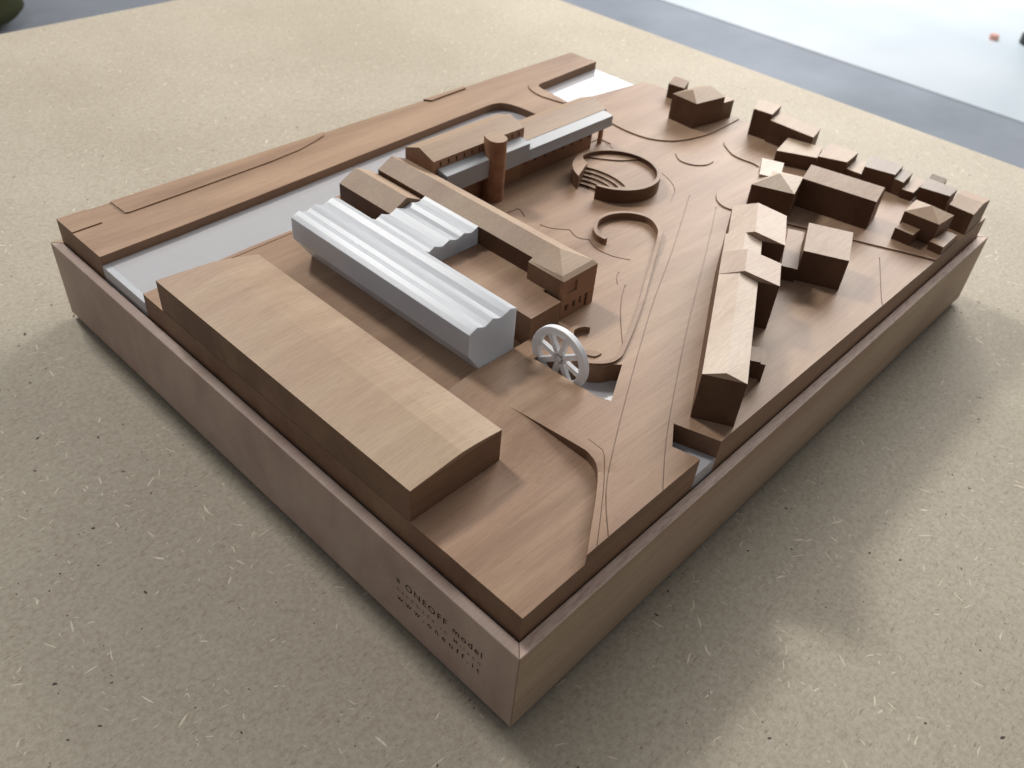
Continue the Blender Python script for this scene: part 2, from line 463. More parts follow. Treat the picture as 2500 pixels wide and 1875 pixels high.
# ------------------------------------------------------------------ carved terrain slab
canal_a = [(-5, 342.1)] + [(60, 344.0), (130, 347.5), (212, 352), (300, 356.3)] + \
    smooth_path([(342.7, 358), (351.0, 356.0), (356.0, 350.0), (358.8, 338.0), (359.3, 324.0)], 6) + [(358, 310), (345, 300), (200, 299.5), (152, 298.5), (107, 298), (78.8, 297.9), (6.4, 293.7), (-5, 293.6)]
canal_b = smooth_path([(408, 361.6), (403.0, 360.0), (400.5, 354.0), (399.8, 345), (397.5, 325.0)], 5) + [(397, 322.5), (430, 317.5), (470.1, 312.5), (500, 308.5), (500, 366.5), (450, 364)]
pond = [(122.9, 108.2)] + smooth_path([(126.5, 107.6), (131, 101.5), (135, 93.5), (139.6, 86.4), (145.1, 80.2), (150.5, 77.7)], 6) + [(154.7, 74.3), (127.2, 59.8), (124.9, 66.5), (124.0, 79.4)]
basin = [(137.6, 29.0), (144.9, 5.0), (127.1, 5.0), (123.8, 20.0)]
ramp_edge = smooth_path([(86.1, 92.0), (87.5, 83.1), (89.3, 64.8), (90.7, 50.0), (90.6, 43.5), (86.3, 35.0), (73.1, 24.9), (53.9, 12.4), (42.5, 5.0)], 6)
ramp = [(85.6, 92.2)] + ramp_edge + [(0, 5), (0, 92.2)]
ramp = [(x, y) for x, y in ramp]
yard = [(50, 121), (157.2, 121), (157.2, 240), (128, 296), (50, 294)]
bank_p = [([(0, 375.9), (25.2, 376.3), (25.0, 400), (0, 400)], .8),
          ([(40.5, 400), (41.0, 378.2), (43.6, 377.3), (100, 379.0), (149.1, 381.0), (174.2, 383.5), (190, 387.5), (203, 392), (208.5, 400)], .8),
          ([(302, 400), (308.5, 390.7), (328, 391.7), (348.6, 392.7), (351.5, 400)], 1.2)]
quay = [(410, 372.5)] + smooth_path([(403, 369.5), (397.9, 366.5), (391.8, 359.2), (388.7, 346.1), (390.5, 334), (393.5, 322)], 5) + [(396, 322.3), (398.0, 322.6), (399.8, 345), (403, 360), (410, 361.4), (495, 366), (495, 372.5)]
plat_q = smooth_path([(397, 284), (394.7, 272.9), (393.2, 253.7), (396.8, 235.9), (409, 221.5), (429.4, 213.8), (449.6, 211.1), (489, 212.5)], 6) + [(495, 300), (400, 300)]
plat_r = [(399.8, 4), (391, 26), (379.5, 52.7), (366.9, 82.1), (362.7, 92.4), (356, 108)] + \
    smooth_path([(350.5, 124.8), (348.0, 131.5), (348.1, 138), (353, 145.5), (363, 152), (376, 156.3)], 5) + [(400, 156)] + \
    smooth_path([(423, 153.0), (425.1, 160), (424.2, 170), (425.5, 178.5), (431, 187), (438, 194.7), (449, 199.5), (462, 201.3), (490, 203)], 5) + [(500, 203), (500, 4)]
arc_s = smooth_path([(391.5, 208), (385.6, 201), (384.2, 195), (387, 187), (394.7, 181.6), (403.5, 181.4)], 5)
plate_mill = [(231, 241.9), (302.6, 241.9), (302.6, 242.6), (340, 246), (366, 250), (366, 262), (225, 262), (225, 248)]

grooves = []
def groove(pts, wdt=0.55, sm_n=5):
    pth = smooth_path(pts, sm_n) if sm_n else pts
    L, R = offset_path(pth, wdt); grooves.append(L + R[::-1])
groove([(344, 162), (338.5, 159.3), (278.4, 128.7), (242.8, 111.6), (209, 95.5), (156.5, 68.0), (104.1, 39.3), (77, 22.6), (56, 4)], .5, 3)
groove([(344, 140), (294.5, 113.9), (219.1, 75.7), (172.7, 51.1), (126.2, 25.2), (94, 4)], .45, 3)
groove([(97.5, 50), (97.2, 44), (95.0, 38.2), (77.2, 24.2), (47.5, 4)], .35, 3)
groove([(227.7, 227.9), (232.9, 227.0), (237.4, 227.5)], .8)
groove([(237.4, 227.5), (236.4, 223.2), (233.0, 217.0)], .8)
groove([(232.7, 203.2), (233.8, 197.7), (236.8, 192.0), (242.2, 185.9)], .9)
groove([(242.2, 185.9), (238.8, 178.5), (239.0, 173.4), (241.9, 169.5)], .9)
groove([(241.9, 169.5), (237.8, 162.4), (236.0, 156.0), (237.0, 145.5), (241.6, 136.0)], .9)
groove([(225.0, 131.7), (218.6, 128.6), (213.1, 123.5)], .5)
groove([(216.4, 120.1), (205.5, 114.2), (192.5, 105.2), (180, 95), (167.0, 83.6)], .6)
groove([(356.7, 195.2), (351.5, 184), (342.1, 173.5), (326.5, 165.5)], .6)
groove([(372.8, 32.6), (327, 9.8), (318, 4)], .5, 2)
groove([(366.5, 258), (358, 240), (352, 231)], .6)
crease_zone = [(92.0, 96.5), (98.4, 47.5), (96.9, 39.8), (88, 29), (86.3, 35.0), (90.6, 43.5), (90.7, 50.0), (89.3, 64.8), (87.5, 83.1), (86.1, 92.0)]

park_low = []
REG = [('none', canal_a, None), ('none', canal_b, None), ('none', pond, None), ('none', basin, None),
       ('ramp', ramp, G_ramp), ('yard', yard, lambda x, y: ZA-0.3)]
for gpoly in grooves: REG.append(('groove', gpoly, lambda x, y: G(x, y)-0.55))
for poly, h in bank_p: REG.append(('bank_strip', poly, (lambda hh: (lambda x, y: G(x, y)+hh))(h)))
REG += [('quay', quay, lambda x, y: G(x, y)+0.9), ('platform', plat_q, lambda x, y: G(x, y)+1.0),
        ('platform', plat_r, lambda x, y: G(x, y)+1.0), ('arc', arc_s, lambda x, y: G(x, y)+0.8),
        ('pavement', plate_mill, lambda x, y: G(x, y)-0.7)]
BASE = ('ground', [(SX0, SY0), (SX1, SY0), (SX1, SY1), (SX0, SY1)], G)

def terrain():
    verts = []; edges = []
    def add_poly(poly):
        dense = []
        for (xa, ya), (xb, yb) in zip(poly, poly[1:]+poly[:1]):
            k = max(1, int(math.hypot(xb-xa, yb-ya)/5))
            dense += [(xa+(xb-xa)*i/k, ya+(yb-ya)*i/k) for i in range(k)]
        poly = dense
        b = len(verts); verts.extend([Vector((x, y)) for x, y in poly]); n = len(poly)
        edges.extend([(b+i, b+(i+1) % n) for i in range(n)])
    add_poly(BASE[1])
    for r in REG: add_poly(r[1])
    add_poly(crease_zone)
    x = SX0+7
    while x < SX1-3:
        y = SY0+7
        while y < SY1-3:
            verts.append(Vector((x+random.uniform(-1, 1), y+random.uniform(-1, 1)))); y += (4.5 if (x < 170 and y < 150) else 9) if y < 240 else 18
        x += 4.5 if x < 170 else 9
    V2, E2, F2, *_ = delaunay_2d_cdt(verts, edges, [], 0, 1e-3)
    def classify(cx, cy):
        if not (SX0 < cx < SX1 and SY0 < cy < SY1): return -1
        for i, r in enumerate(REG):
            if inside(r[1], cx, cy): return -1 if r[2] is None else i
        return len(REG)
    fns = [r[2] for r in REG] + [G]
    fam = {}
    def height(i, x, y): return fns[i](x, y)
    ids = []
    for f in F2:
        cx = sum(V2[i].x for i in f)/3; cy = sum(V2[i].y for i in f)/3
        ids.append(classify(cx, cy))
    verts3 = []; key = {}; faces = []
    def vid(x, y, z):
        k = (round(x, 3), round(y, 3), round(z, 3))
        if k not in key: key[k] = len(verts3); verts3.append((x, y, z))
        return key[k]
    ed = {}
    ZB_ = 52.0
    for f, r in zip(F2, ids):
        for a, b in zip(f, f[1:]+f[:1]): ed.setdefault((min(a, b), max(a, b)), []).append(r)
        if r < 0: continue
        faces.append([vid(V2[i].x, V2[i].y, height(r, V2[i].x, V2[i].y)) for i in f])
        faces.append([vid(V2[i].x, V2[i].y, ZB_) for i in f][::-1])
    for (a, b), rs in ed.items():
        if len(rs) == 1: rs = rs+[-1]
        r1, r2 = rs[0], rs[1]
        if r1 == r2: continue
        (xa, ya), (xb, yb) = V2[a], V2[b]
        def hh(r, x, y): return ZB_ if r < 0 else height(r, x, y)
        z1a, z1b, z2a, z2b = hh(r1, xa, ya), hh(r1, xb, yb), hh(r2, xa, ya), hh(r2, xb, yb)
        q = [vid(xa, ya, z1a), vid(xb, yb, z1b), vid(xb, yb, z2b), vid(xa, ya, z2a)]
        qq = [q[i] for i in range(4) if q[i] != q[i-1]]
        if len(set(qq)) >= 3: faces.append(qq)
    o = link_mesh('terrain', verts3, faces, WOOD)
    tag(o, kind='structure')
    o['label'] = 'carved pearwood ground of the site model with canals, roads, park lines and raised pavements'
terrain()

# frosted acrylic water sheet under the ground slab (seen in the canal, pond and basin)
mb = MB(); mb.box(SX0+.05, SY0+.05, 51.5, SX1-.05, SY1-.1, ZW)
water = mb.build('water', WATER); tag(water, kind='structure')
w2 = MB(); w2.box(SX0-0.15, 293.9, 55.0, SX0+4, 341.9, ZW+0.02)
tag(w2.build('canal_water_edge', FROST), 'bright frosted acrylic end of the canal water at the model edge', 'acrylic strip')

# ------------------------------------------------------------------ buildings
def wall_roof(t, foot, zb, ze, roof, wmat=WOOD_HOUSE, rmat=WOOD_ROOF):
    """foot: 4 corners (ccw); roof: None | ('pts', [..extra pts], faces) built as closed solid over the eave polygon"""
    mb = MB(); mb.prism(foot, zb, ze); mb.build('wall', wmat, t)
    if roof:
        n = len(foot)
        V = [(x, y, ze) for x, y in foot] + list(roof[0])
        mb = MB(); mb.add(V, [list(range(n))[::-1]] + roof[1]); mb.build('roof', rmat, t)

def frame(o, d):
    l = math.hypot(*d); d = (d[0]/l, d[1]/l); n = (d[1], -d[0])   # n: to the right of d
    return lambda u, v: (o[0]+d[0]*u+n[0]*v, o[1]+d[1]*u+n[1]*v)

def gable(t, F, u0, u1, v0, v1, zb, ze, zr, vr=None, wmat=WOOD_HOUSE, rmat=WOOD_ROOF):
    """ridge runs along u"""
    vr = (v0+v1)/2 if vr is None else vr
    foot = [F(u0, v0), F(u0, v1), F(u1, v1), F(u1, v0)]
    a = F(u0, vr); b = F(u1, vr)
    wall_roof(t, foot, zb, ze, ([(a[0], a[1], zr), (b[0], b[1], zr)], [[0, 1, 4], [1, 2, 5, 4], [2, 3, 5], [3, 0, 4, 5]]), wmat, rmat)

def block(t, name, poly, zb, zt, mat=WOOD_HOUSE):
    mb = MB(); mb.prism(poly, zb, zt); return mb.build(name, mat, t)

XY = frame((0, 0), (0, 1))   # u = y, v = x

# long low building with a shallow arched roof, front left
t = thing('warehouse_model', 'long wooden block with a shallow two-facet arched roof along the near left edge', 'model building', (33, 170, ZA))
x0, x1, y0, y1 = 6.5, 60.8, 72.0, 273.3
prof = [(6.5, 87.3), (16, 88.2), (27, 89.15), (36.5, 89.9), (44, 89.5), (53, 88.6), (60.8, 87.6)]
block(t, 'wall', [(x0, y0), (x1, y0), (x1, 260.5), (x0, y1)], ZA+0.3, 87.0, WOOD)
block(t, 'base', [(x0+.6, y0+.6), (x1-.6, y0+.6), (x1-.6, 260), (x0+.6, y1-.6)], ZA-0.2, ZA+0.3)
mb = MB(); n = len(prof)
def yend(x): return y1 + (260.5-y1)*(x-x0)/(x1-x0)
V = [(x, y0, z) for x, z in prof] + [(x, yend(x), z) for x, z in prof] + [(x0, y0, 87.0), (x1, y0, 87.0), (x0, y1, 87.0), (x1, 260.5, 87.0)]
mb.add(V, [[i, i+1, n+i+1, n+i] for i in range(n-1)] + [[2*n] + list(range(n)) + [2*n+1], ([2*n+2] + list(range(n, 2*n)) + [2*n+3])[::-1],
       [2*n, 2*n+2, n, 0], [2*n+1, n-1, 2*n-1, 2*n+3], [2*n, 2*n+1, 2*n+3, 2*n+2]])
mb.build('roof', WOOD_ROOF, t)

# frosted acrylic T-shaped factory hall
t = thing('acrylic_hall_model', 'frosted translucent acrylic T-shaped hall with ridged saw-tooth roof in the middle left', 'acrylic building', (105, 190, ZA))
def ridged(t, name, profile, y0, y1, zb, mat=FROST):
    mb = MB(); n = len(profile); xa, xb = profile[0][0], profile[-1][0]
    V = [(x, y0, z) for x, z in profile] + [(x, y1, z) for x, z in profile] + [(xa, y0, zb), (xb, y0, zb), (xa, y1, zb), (xb, y1, zb)]
    mb.add(V, [[i, i+1, n+i+1, n+i] for i in range(n-1)] + [[2*n] + list(range(n)) + [2*n+1], ([2*n+2] + list(range(n, 2*n)) + [2*n+3])[::-1],
           [2*n, 2*n+2, n, 0], [2*n+1, n-1, 2*n-1, 2*n+3], [2*n, 2*n+1, 2*n+3, 2*n+2]])
    o = mb.build(name, mat, t)
    md = o.modifiers.new('soft', 'BEVEL'); md.width = 0.00015; md.segments = 1; md.limit_method = 'ANGLE'; md.angle_limit = math.radians(60)
    return o
def hallmain():
    # one closed solid: upper body x 88..121.5, skirt set back to x 99.6
    P = [(88, 84.5), (88, 97.9), (90.8, 99.2), (93.6, 100.3), (96.2, 99.0), (98.9, 98.1), (101.6, 99.2), (104.4, 100.6), (107, 99.3), (109.8, 98.3), (113.5, 99.2), (117.0, 100.5), (119.3, 99.6), (121.5, 98.8), (121.5, ZA-0.2), (99.6, ZA-0.2)]
    n = len(P); mb = MB(); ys = 121.4; ye = 267
    mb.add([(x, ys, z) for x, z in P] + [(x, ye, z) for x, z in P], [list(range(n)), list(range(n, 2*n))[::-1]] + [[i, n+i, n+(i+1) % n, (i+1) % n] for i in range(n)])
    o = mb.build('main_bar', FROST, t)
    md = o.modifiers.new('soft', 'BEVEL'); md.width = 0.00015; md.segments = 1; md.limit_method = 'ANGLE'; md.angle_limit = math.radians(60)
hallmain()
wing_prof = [(121.6, 98.4), (125.0, 96.4), (127.2, 97.2), (129.4, 98.4), (132.5, 97.0), (135.5, 96.1), (138, 97.0), (140.6, 98.3), (143.5, 97.2), (146.3, 96.3), (149.2, 97.0), (152.1, 98.2), (155, 97.1), (158, 96.3), (161, 97.4), (163.3, 98.5)]
ridged(t, 'side_wing', wing_prof, 191.5, 237.3, 70)

# small gabled building beyond the acrylic wing
t = thing('gabled_house_model', 'small wooden gabled block wedged beside the acrylic hall, at the canal', 'model building', (151, 262, ZA))
gable(t, XY, 238.2, 286.2, 137.0, 162.9, ZA-.2, 95.2, 101.6)
block(t, 'ledge', [(137.5, 286.3), (147, 286.3), (147, 297.5), (137.5, 297.5)], ZA-.2, 79.5)

# long hipped building with wider front head
t = thing('hipped_wing_model', 'long narrow wooden wing with ridged roof ending in a wider hipped front block with windows', 'model building', (175, 200, ZA))
foot = [(163.6, 146.0), (187.0, 146.0), (187.0, 281.5), (163.6, 281.5)]
wall_roof(t, foot, ZA-.2, 98.0, ([(175, 146.0, 103.6), (175, 281.5, 103.6)], [[0, 1, 4], [1, 2, 5, 4], [2, 3, 5], [3, 0, 4, 5]]))
hx0, hx1, hy0, hy1 = 158.7, 187.4, 122.0, 148.0
mb = MB(); mb.prism([(hx0, hy0+2.0), (hx1, hy0+2.0), (hx1, hy1), (hx0, hy1)], ZA-.2, 97.8); mb.build('head_wall', WOOD, t)
# front facade plate with real window and door openings
def facade(t, x0, x1, z0, z1, y, yb, holes, name, mat):
    vs2 = []; es = []
    def ap(pl):
        b = len(vs2); vs2.extend([Vector(q) for q in pl]); es.extend([(b+i, b+(i+1) % len(pl)) for i in range(len(pl))])
    ap([(x0, z0), (x1, z0), (x1, z1), (x0, z1)])
    for h in holes: ap([(h[0], h[1]), (h[2], h[1]), (h[2], h[3]), (h[0], h[3])])
    V2, E2, F2, *_ = delaunay_2d_cdt(vs2, es, [], 0, 1e-4)
    keep = []
    for f in F2:
        cx = sum(V2[i].x for i in f)/3; cz = sum(V2[i].y for i in f)/3
        if not any(h[0] < cx < h[2] and h[1] < cz < h[3] for h in holes): keep.append(f)
    n = len(V2); V = [(v.x, y, v.y) for v in V2] + [(v.x, yb, v.y) for v in V2]; F = []
    cnt = {}
    for f in keep:
        F.append(list(f)); F.append([n+i for i in f][::-1])
        for a, b in zip(f, f[1:]+f[:1]): cnt.setdefault((min(a, b), max(a, b)), []).append((a, b))
    for k, l in cnt.items():
        if len(l) == 1: a, b = l[0]; F.append([a, b, n+b, n+a])
    return link_mesh(name, V, F, mat, t)
wins = [(162.7, 87.2, 171.2, 94.3), (162.5, 76.3, 165.0, 80.8), (169.0, 76.4, 171.4, 81.0), (174.6, 76.5, 176.4, 81.4), (179.6, 72.2, 182.0, 81.3)]
fa = facade(t, hx0, hx1, ZA-.2, 97.8, hy0, hy0+1.98, wins, 'front_wall', WOOD_RED)
for i, h in enumerate(wins):
    mb = MB(); mb.box(h[0]-.02, hy0+1.2, h[1]-.02, h[2]+.02, hy0+1.97, h[3]+.02)
    mb.build('door' if i == 4 else 'window', RECESS if i else WOOD_RED, fa)
mb = MB()
mb.add([(hx0, hy0, 97.8), (hx1, hy0, 97.8), (hx1, hy1, 97.8), (hx0, hy1, 97.8), (hx0+1.6, hy0+2.6, 99.6), (hx1-1.6, hy0+2.6, 99.6), (174.4, 139.5, 104.2), (174.4, hy1, 104.2), (hx0+1, hy1, 98.3), (hx1-1, hy1, 98.3)],
       [[3, 2, 1, 0], [0, 1, 5, 4], [4, 5, 6], [1, 2, 9, 5], [5, 9, 7, 6], [0, 4, 8, 3], [4, 6, 7, 8], [3, 8, 7, 9, 2]])
mb.build('head_roof', WOOD_ROOF, t)

# low flat block in the courtyard
t = thing('low_block_model', 'low flat-topped wooden block between the acrylic hall and the hipped wing', 'model building', (145, 150, ZA))
block(t, 'body', [(132.8, 120.6), (156.6, 120.6), (156.6, 134), (163.4, 134), (163.4, 191.3), (121.7, 191.3), (121.7, 150), (132.8, 134)], ZA-.2, 86.9, WOOD)

# mill block A and B along the canal, with frosted canopy
t = thing('mill_model', 'tall wooden mill building with a row of small slot windows beside the canal', 'model building', (228, 270, ZA))
holes = [(192.4+i*6.9, 100.7, 193.9+i*6.9, 103.9) for i in range(7)] + [(257.7, 100.6, 259.1, 103.8), (264.2, 100.6, 265.6, 103.8)]
mb = MB(); mb.prism([(187.1, 257.4), (270, 257.4), (270, 282.5), (187.1, 282.5)], ZA-.2, 105.6); mb.build('wall', WOOD_RED, t)
fa = facade(t, 187.1, 270, ZA-.2, 105.6, 256.0, 257.38, holes, 'front_wall', WOOD_RED)
for h in holes:
    mb = MB(); mb.box(h[0]-.02, 256.7, h[1]-.02, h[2]+.02, 257.3, h[3]+.02); mb.build('window', RECESS, fa)
mb = MB(); mb.add([(187.1, 256, 105.6), (270, 256, 105.6), (270, 282.5, 105.6), (187.1, 282.5, 105.6), (187.1, 269.5, 110.2), (270, 269.5, 110.2)],
                  [[3, 2, 1, 0], [0, 1, 5, 4], [1, 2, 5], [2, 3, 4, 5], [3, 0, 4]]); mb.build('roof', WOOD_ROOF, t)

t = thing('mill_extension_model', 'lower gabled wooden mill extension behind the slot-window mill, canopy along its side', 'model building', (318, 270, ZA))
mb = MB(); mb.prism([(270.05, 256.2), (361.5, 256.2), (361.5, 282), (270.05, 282)], 85.0, 94.8); mb.build('upper_wall', WOOD, t)
holes = [(274.2+i*9.95, 76.2, 275.8+i*9.95, 79.0) for i in range(8)] + [(234, 70, 242, 79)]
mb = MB(); mb.prism([(243.5, 257.5), (348, 257.5), (348, 281), (243.5, 281)], ZA-1, 84.95); mb.build('wall', WOOD_RED, t)
fb = facade(t, 243.5, 348, ZA-1, 84.95, 256.2, 257.48, holes[:8], 'front_wall', WOOD_RED)
for h in holes[:8]:
    mb = MB(); mb.box(h[0]-.02, 256.9, h[1]-.02, h[2]+.02, 257.4, h[3]+.02); mb.build('window', RECESS, fb)
mb = MB(); mb.add([(270.05, 256.2, 94.8), (361.5, 256.2, 94.8), (361.5, 282, 94.8), (270.05, 282, 94.8), (270.05, 269.5, 100.2), (361.5, 269.5, 100.2)],
                  [[3, 2, 1, 0], [0, 1, 5, 4], [1, 2, 5], [2, 3, 4, 5], [3, 0, 4]]); mb.build('roof', WOOD_ROOF, t)
for x_ in (361.0, ): block(t, 'column', [(x_-1.3, 256.6), (x_+1.3, 256.6), (x_+1.3, 259.2), (x_-1.3, 259.2)], ZA-1, 84.9, WOOD_RED)

t = thing('canopy_model', 'frosted acrylic lean-to canopy box stepping down along the mill facades', 'acrylic building', (270, 251, 85))
def canopy(xa, xb, zi, zo, zb, yo, yi, name):
    mb = MB(); P = [(yi, zb), (yo, zb), (yo, zo), (yi, zi)]
    mb.add([(xa, y, z) for y, z in P] + [(xb, y, z) for y, z in P], [[0, 1, 2, 3], [7, 6, 5, 4]] + [[i, 4+i, 4+(i+1) % 4, (i+1) % 4] for i in range(4)])
    o = mb.build(name, FROST_DIM, t); md = o.modifiers.new('soft', 'BEVEL'); md.width = 0.0003; md.segments = 2
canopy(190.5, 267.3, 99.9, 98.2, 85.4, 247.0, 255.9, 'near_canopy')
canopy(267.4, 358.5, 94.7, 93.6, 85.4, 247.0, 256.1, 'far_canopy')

# round chimney tower
def cyl(mb, cx, cy, r0, r1, z0, z1, n=48, a0=0):
    V = [(cx+r0*math.cos(2*math.pi*i/n), cy+r0*math.sin(2*math.pi*i/n), z0) for i in range(n)] + [(cx+r1*math.cos(2*math.pi*i/n), cy+r1*math.sin(2*math.pi*i/n), z1) for i in range(n)]
    mb.add(V, [list(range(n))[::-1], list(range(n, 2*n))] + [[i, (i+1) % n, n+(i+1) % n, n+i] for i in range(n)])
t = thing('tower_model', 'tall round reddish wooden tower standing against the mill front', 'model tower', (234, 247, ZA))
n = 40; P = []
for i in range(n+1):
    a = math.pi + math.pi*i/n; P.append((234.6+6.6*math.cos(a), 247.3+6.4*math.sin(a)))
P += [(240.4, 252), (239, 255.9), (231, 255.9), (229, 252)]
o = block(t, 'shaft', P, ZA-1, 111.0, WOOD_TOWER)
P2 = [(234.6+(x-234.6)*0.995, 247.3+(y-247.3)*0.995) for x, y in P]
block(t, 'cap', P2, 111.0, 111.08, WOOD_ROOF)
for o in t.children:
    if o.name.startswith('shaft'):
        for p_ in o.data.polygons:
            if abs(p_.normal.z) < 0.5: p_.use_smooth = True
        md = o.modifiers.new('sharp', 'EDGE_SPLIT'); md.split_angle = math.radians(40)

# ------------------------------------------------------------------ arena
CX, CY = 318.3, 209.0
BX, BY = 271.5, 211.5
t = thing('arena_model', 'round raised wooden amphitheatre with curved steps cut in its near side', 'model amphitheatre', (CX, CY, 68))
ZF, ZT = 75.0, 78.6
def arena():
    R0, Ri = 31.2, 28.6
    N = 160
    outer = [(CX+R0*math.cos(2*math.pi*i/N), CY+R0*math.sin(2*math.pi*i/N)) for i in range(N)]
    inner = [(CX+Ri*math.cos(2*math.pi*i/N), CY+Ri*math.sin(2*math.pi*i/N)) for i in range(N)]
    a0, a1 = math.radians(-27.5), math.radians(24)
    radii = [26.2, 30.0, 33.8, 37.6, 41.4]
    verts = []; edges = []
    def ap(pl, closed=True):
        b = len(verts); verts.extend([Vector(q) for q in pl]); k = len(pl)
        edges.extend([(b+i, b+(i+1) % k) for i in range(k if closed else k-1)])
    ap(outer); ap(inner)
    for r in radii: ap([(BX+r*math.cos(a0+(a1-a0)*i/16), BY+r*math.sin(a0+(a1-a0)*i/16)) for i in range(17)], False)
    for a in (a0, a1): ap([(BX+20*math.cos(a), BY+20*math.sin(a)), (BX+41.4*math.cos(a), BY+41.4*math.sin(a))], False)
    shoulder = [(280, 245), (280, 215), (309.2, 228.2), (311.0, 233.5), (316.5, 239.0), (318, 250), (280, 250)]
    ap(shoulder)
    # stage segment: chord between two rim points, slightly bowed
    ch = smooth_path([(319.5, 241), (324.5, 232.3), (335.0, 219.8), (346.8, 212.0), (352, 210)], 5)
    stage = ch + [(352, 250), (325, 250)]
    ap(stage)
    V2, E2, F2, *_ = delaunay_2d_cdt(verts, edges, [], 0, 1e-3)
    def level(x, y):
        d = math.hypot(x-CX, y-CY)
        if d > R0: return None
        b = math.hypot(x-BX, y-BY); an = math.atan2(y-BY, x-BX)
        if a0 < an < a1 and b < 41.4:
            if b < radii[0]: return None
            k = sum(b > r for r in radii); return 68.2 + (ZF-68.2)*k/5
        if inside(shoulder, x, y): return ZT
        if d > Ri: return ZT
        if inside(stage, x, y): return ZF+0.9
        return ZF
    lv = []; V3 = []; key = {}; F = []; ed = {}
    def vid(x, y, z):
        k = (round(x, 3), round(y, 3), round(z, 3))
        if k not in key: key[k] = len(V3); V3.append((x, y, z))
        return key[k]
    z0 = 66.5
    for f in F2:
        cx = sum(V2[i].x for i in f)/3; cy = sum(V2[i].y for i in f)/3; l = level(cx, cy)
        for a, b in zip(f, f[1:]+f[:1]): ed.setdefault((min(a, b), max(a, b)), []).append(l)
        if l is None: continue
        F.append([vid(V2[i].x, V2[i].y, l) for i in f]); F.append([vid(V2[i].x, V2[i].y, z0) for i in f][::-1])
    for (a, b), ls in ed.items():
        if len(ls) == 1: ls = ls+[None]
        if ls[0] == ls[1]: continue
        za, zb = [z0 if q is None else q for q in ls]
        q = [vid(*V2[a], za), vid(*V2[b], za), vid(*V2[b], zb), vid(*V2[a], zb)]
        F.append(q)
    # split by role: steps, ring wall, floor are all carved from one disc
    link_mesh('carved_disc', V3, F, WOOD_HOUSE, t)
arena()

# spiral garden wall running into the park kerb
t = thing('garden_wall_model', 'thin curled wooden garden wall that unrolls into the long park kerb', 'model wall', (245, 158, 70))
sp = smooth_path([(244.6, 158.2), (245.2, 164.8), (250.7, 172), (260.3, 177.6), (272.3, 177.6), (282.5, 171.7), (288.0, 162.5), (287.6, 153), (280.6, 142.8), (272.5, 137.2), (262.5, 131.6), (245, 122.2), (224.9, 111.4), (205.7, 101.0), (183.3, 89.9), (163.3, 81.0), (158.5, 79.2), (154.0, 78.9), (150.9, 79.3), (146.3, 81.8), (141.0, 87.2), (136.8, 93.8)], 6)
mb = MB()
ribbon(mb, sp, 2.6, lambda x, y, f: G(x, y)-.6, lambda x, y, f: G(x, y)+(4.6 if f < .40 else 1.5+3.1*(1-sm(.40, .58, f))))
mb.build('wall_band', WOOD, t)

t = thing('curved_bench_model', 'short thick curved wooden wall piece behind the white wheel', 'model wall', (160, 107, 73))
mb = MB(); ribbon(mb, smooth_path([(150.5, 106.2), (153.5, 108.6), (157.5, 108.8), (161.5, 107.2), (164, 104.2)], 6), 2.6, lambda x, y, f: G(x, y)-.5, lambda x, y, f: G(x, y)+3.6)
mb.build('wall_band', WOOD, t)
t = thing('curved_kerb_model', 'low crescent wooden step right beside the white wheel', 'model step', (149, 90, 73))
c_ = smooth_path([(146.3, 95.5), (145.9, 91.5), (148.2, 87.6), (152.9, 86.9)], 6)
mb = MB(); mb.prism(c_ + [(152.4, 89.5), (149.0, 94.2)], lambda x, y: G(x, y)-.5, lambda x, y: G(x, y)+.9); mb.build('step', WOOD, t)

# ------------------------------------------------------------------ white wheel
def wheel():
    cx, cy, cz = 127.0, 94.4, 79.8
    t = thing('wheel_model', 'white frosted acrylic wheel with eight spokes standing upright in the pond', 'acrylic wheel', (cx, cy, 64))
    R0, R1, th = 18.0, 13.6, 3.4
    N = 96; z_cut = 60
    mb = MB(); V = []
    for i in range(N):
        a = 2*math.pi*i/N; c, s = math.cos(a), math.sin(a)
        for r, x in ((R0, -th/2), (R0, th/2), (R1, th/2), (R1, -th/2)):
            V.append((cx+x, cy+r*c, cz+r*s))
    F = []
    for i in range(N):
        a, b = 4*i, 4*((i+1) % N)
        for k in range(4): F.append([a+k, a+(k+1) % 4, b+(k+1) % 4, b+k])
    mb.add(V, F); o = mb.build('rim', FROST_WHEEL, t); md = o.modifiers.new('soft', 'BEVEL'); md.width = .0003; md.segments = 2; md.limit_method = 'ANGLE'; md.angle_limit = math.radians(50)
    for k in range(8):
        a = math.radians(12+45*k); c, s = math.cos(a), math.sin(a); w_ = 1.4
        mb = MB(); V = []
        for x in (-th/2+.5, th/2-.5):
            for r, q in ((1.4, -w_), (R1+.5, -w_), (R1+.5, w_), (1.4, w_)):
                V.append((cx+x, cy+r*c-q*s, cz+r*s+q*c))
        mb.add(V, [[0, 1, 2, 3], [7, 6, 5, 4], [0, 4, 5, 1], [1, 5, 6, 2], [2, 6, 7, 3], [3, 7, 4, 0]])
        mb.build('spoke', FROST_WHEEL, t)
    mb = MB(); n = 32; V = []
    for x in (-th/2+.2, th/2-.2):
        for i in range(n): V.append((cx+x, cy+2.1*math.cos(2*math.pi*i/n), cz+2.1*math.sin(2*math.pi*i/n)))
    mb.add(V, [list(range(n)), list(range(n, 2*n))[::-1]] + [[i, (i+1) % n, n+(i+1) % n, n+i] for i in range(n)]); mb.build('hub', FROST_WHEEL, t)
wheel()

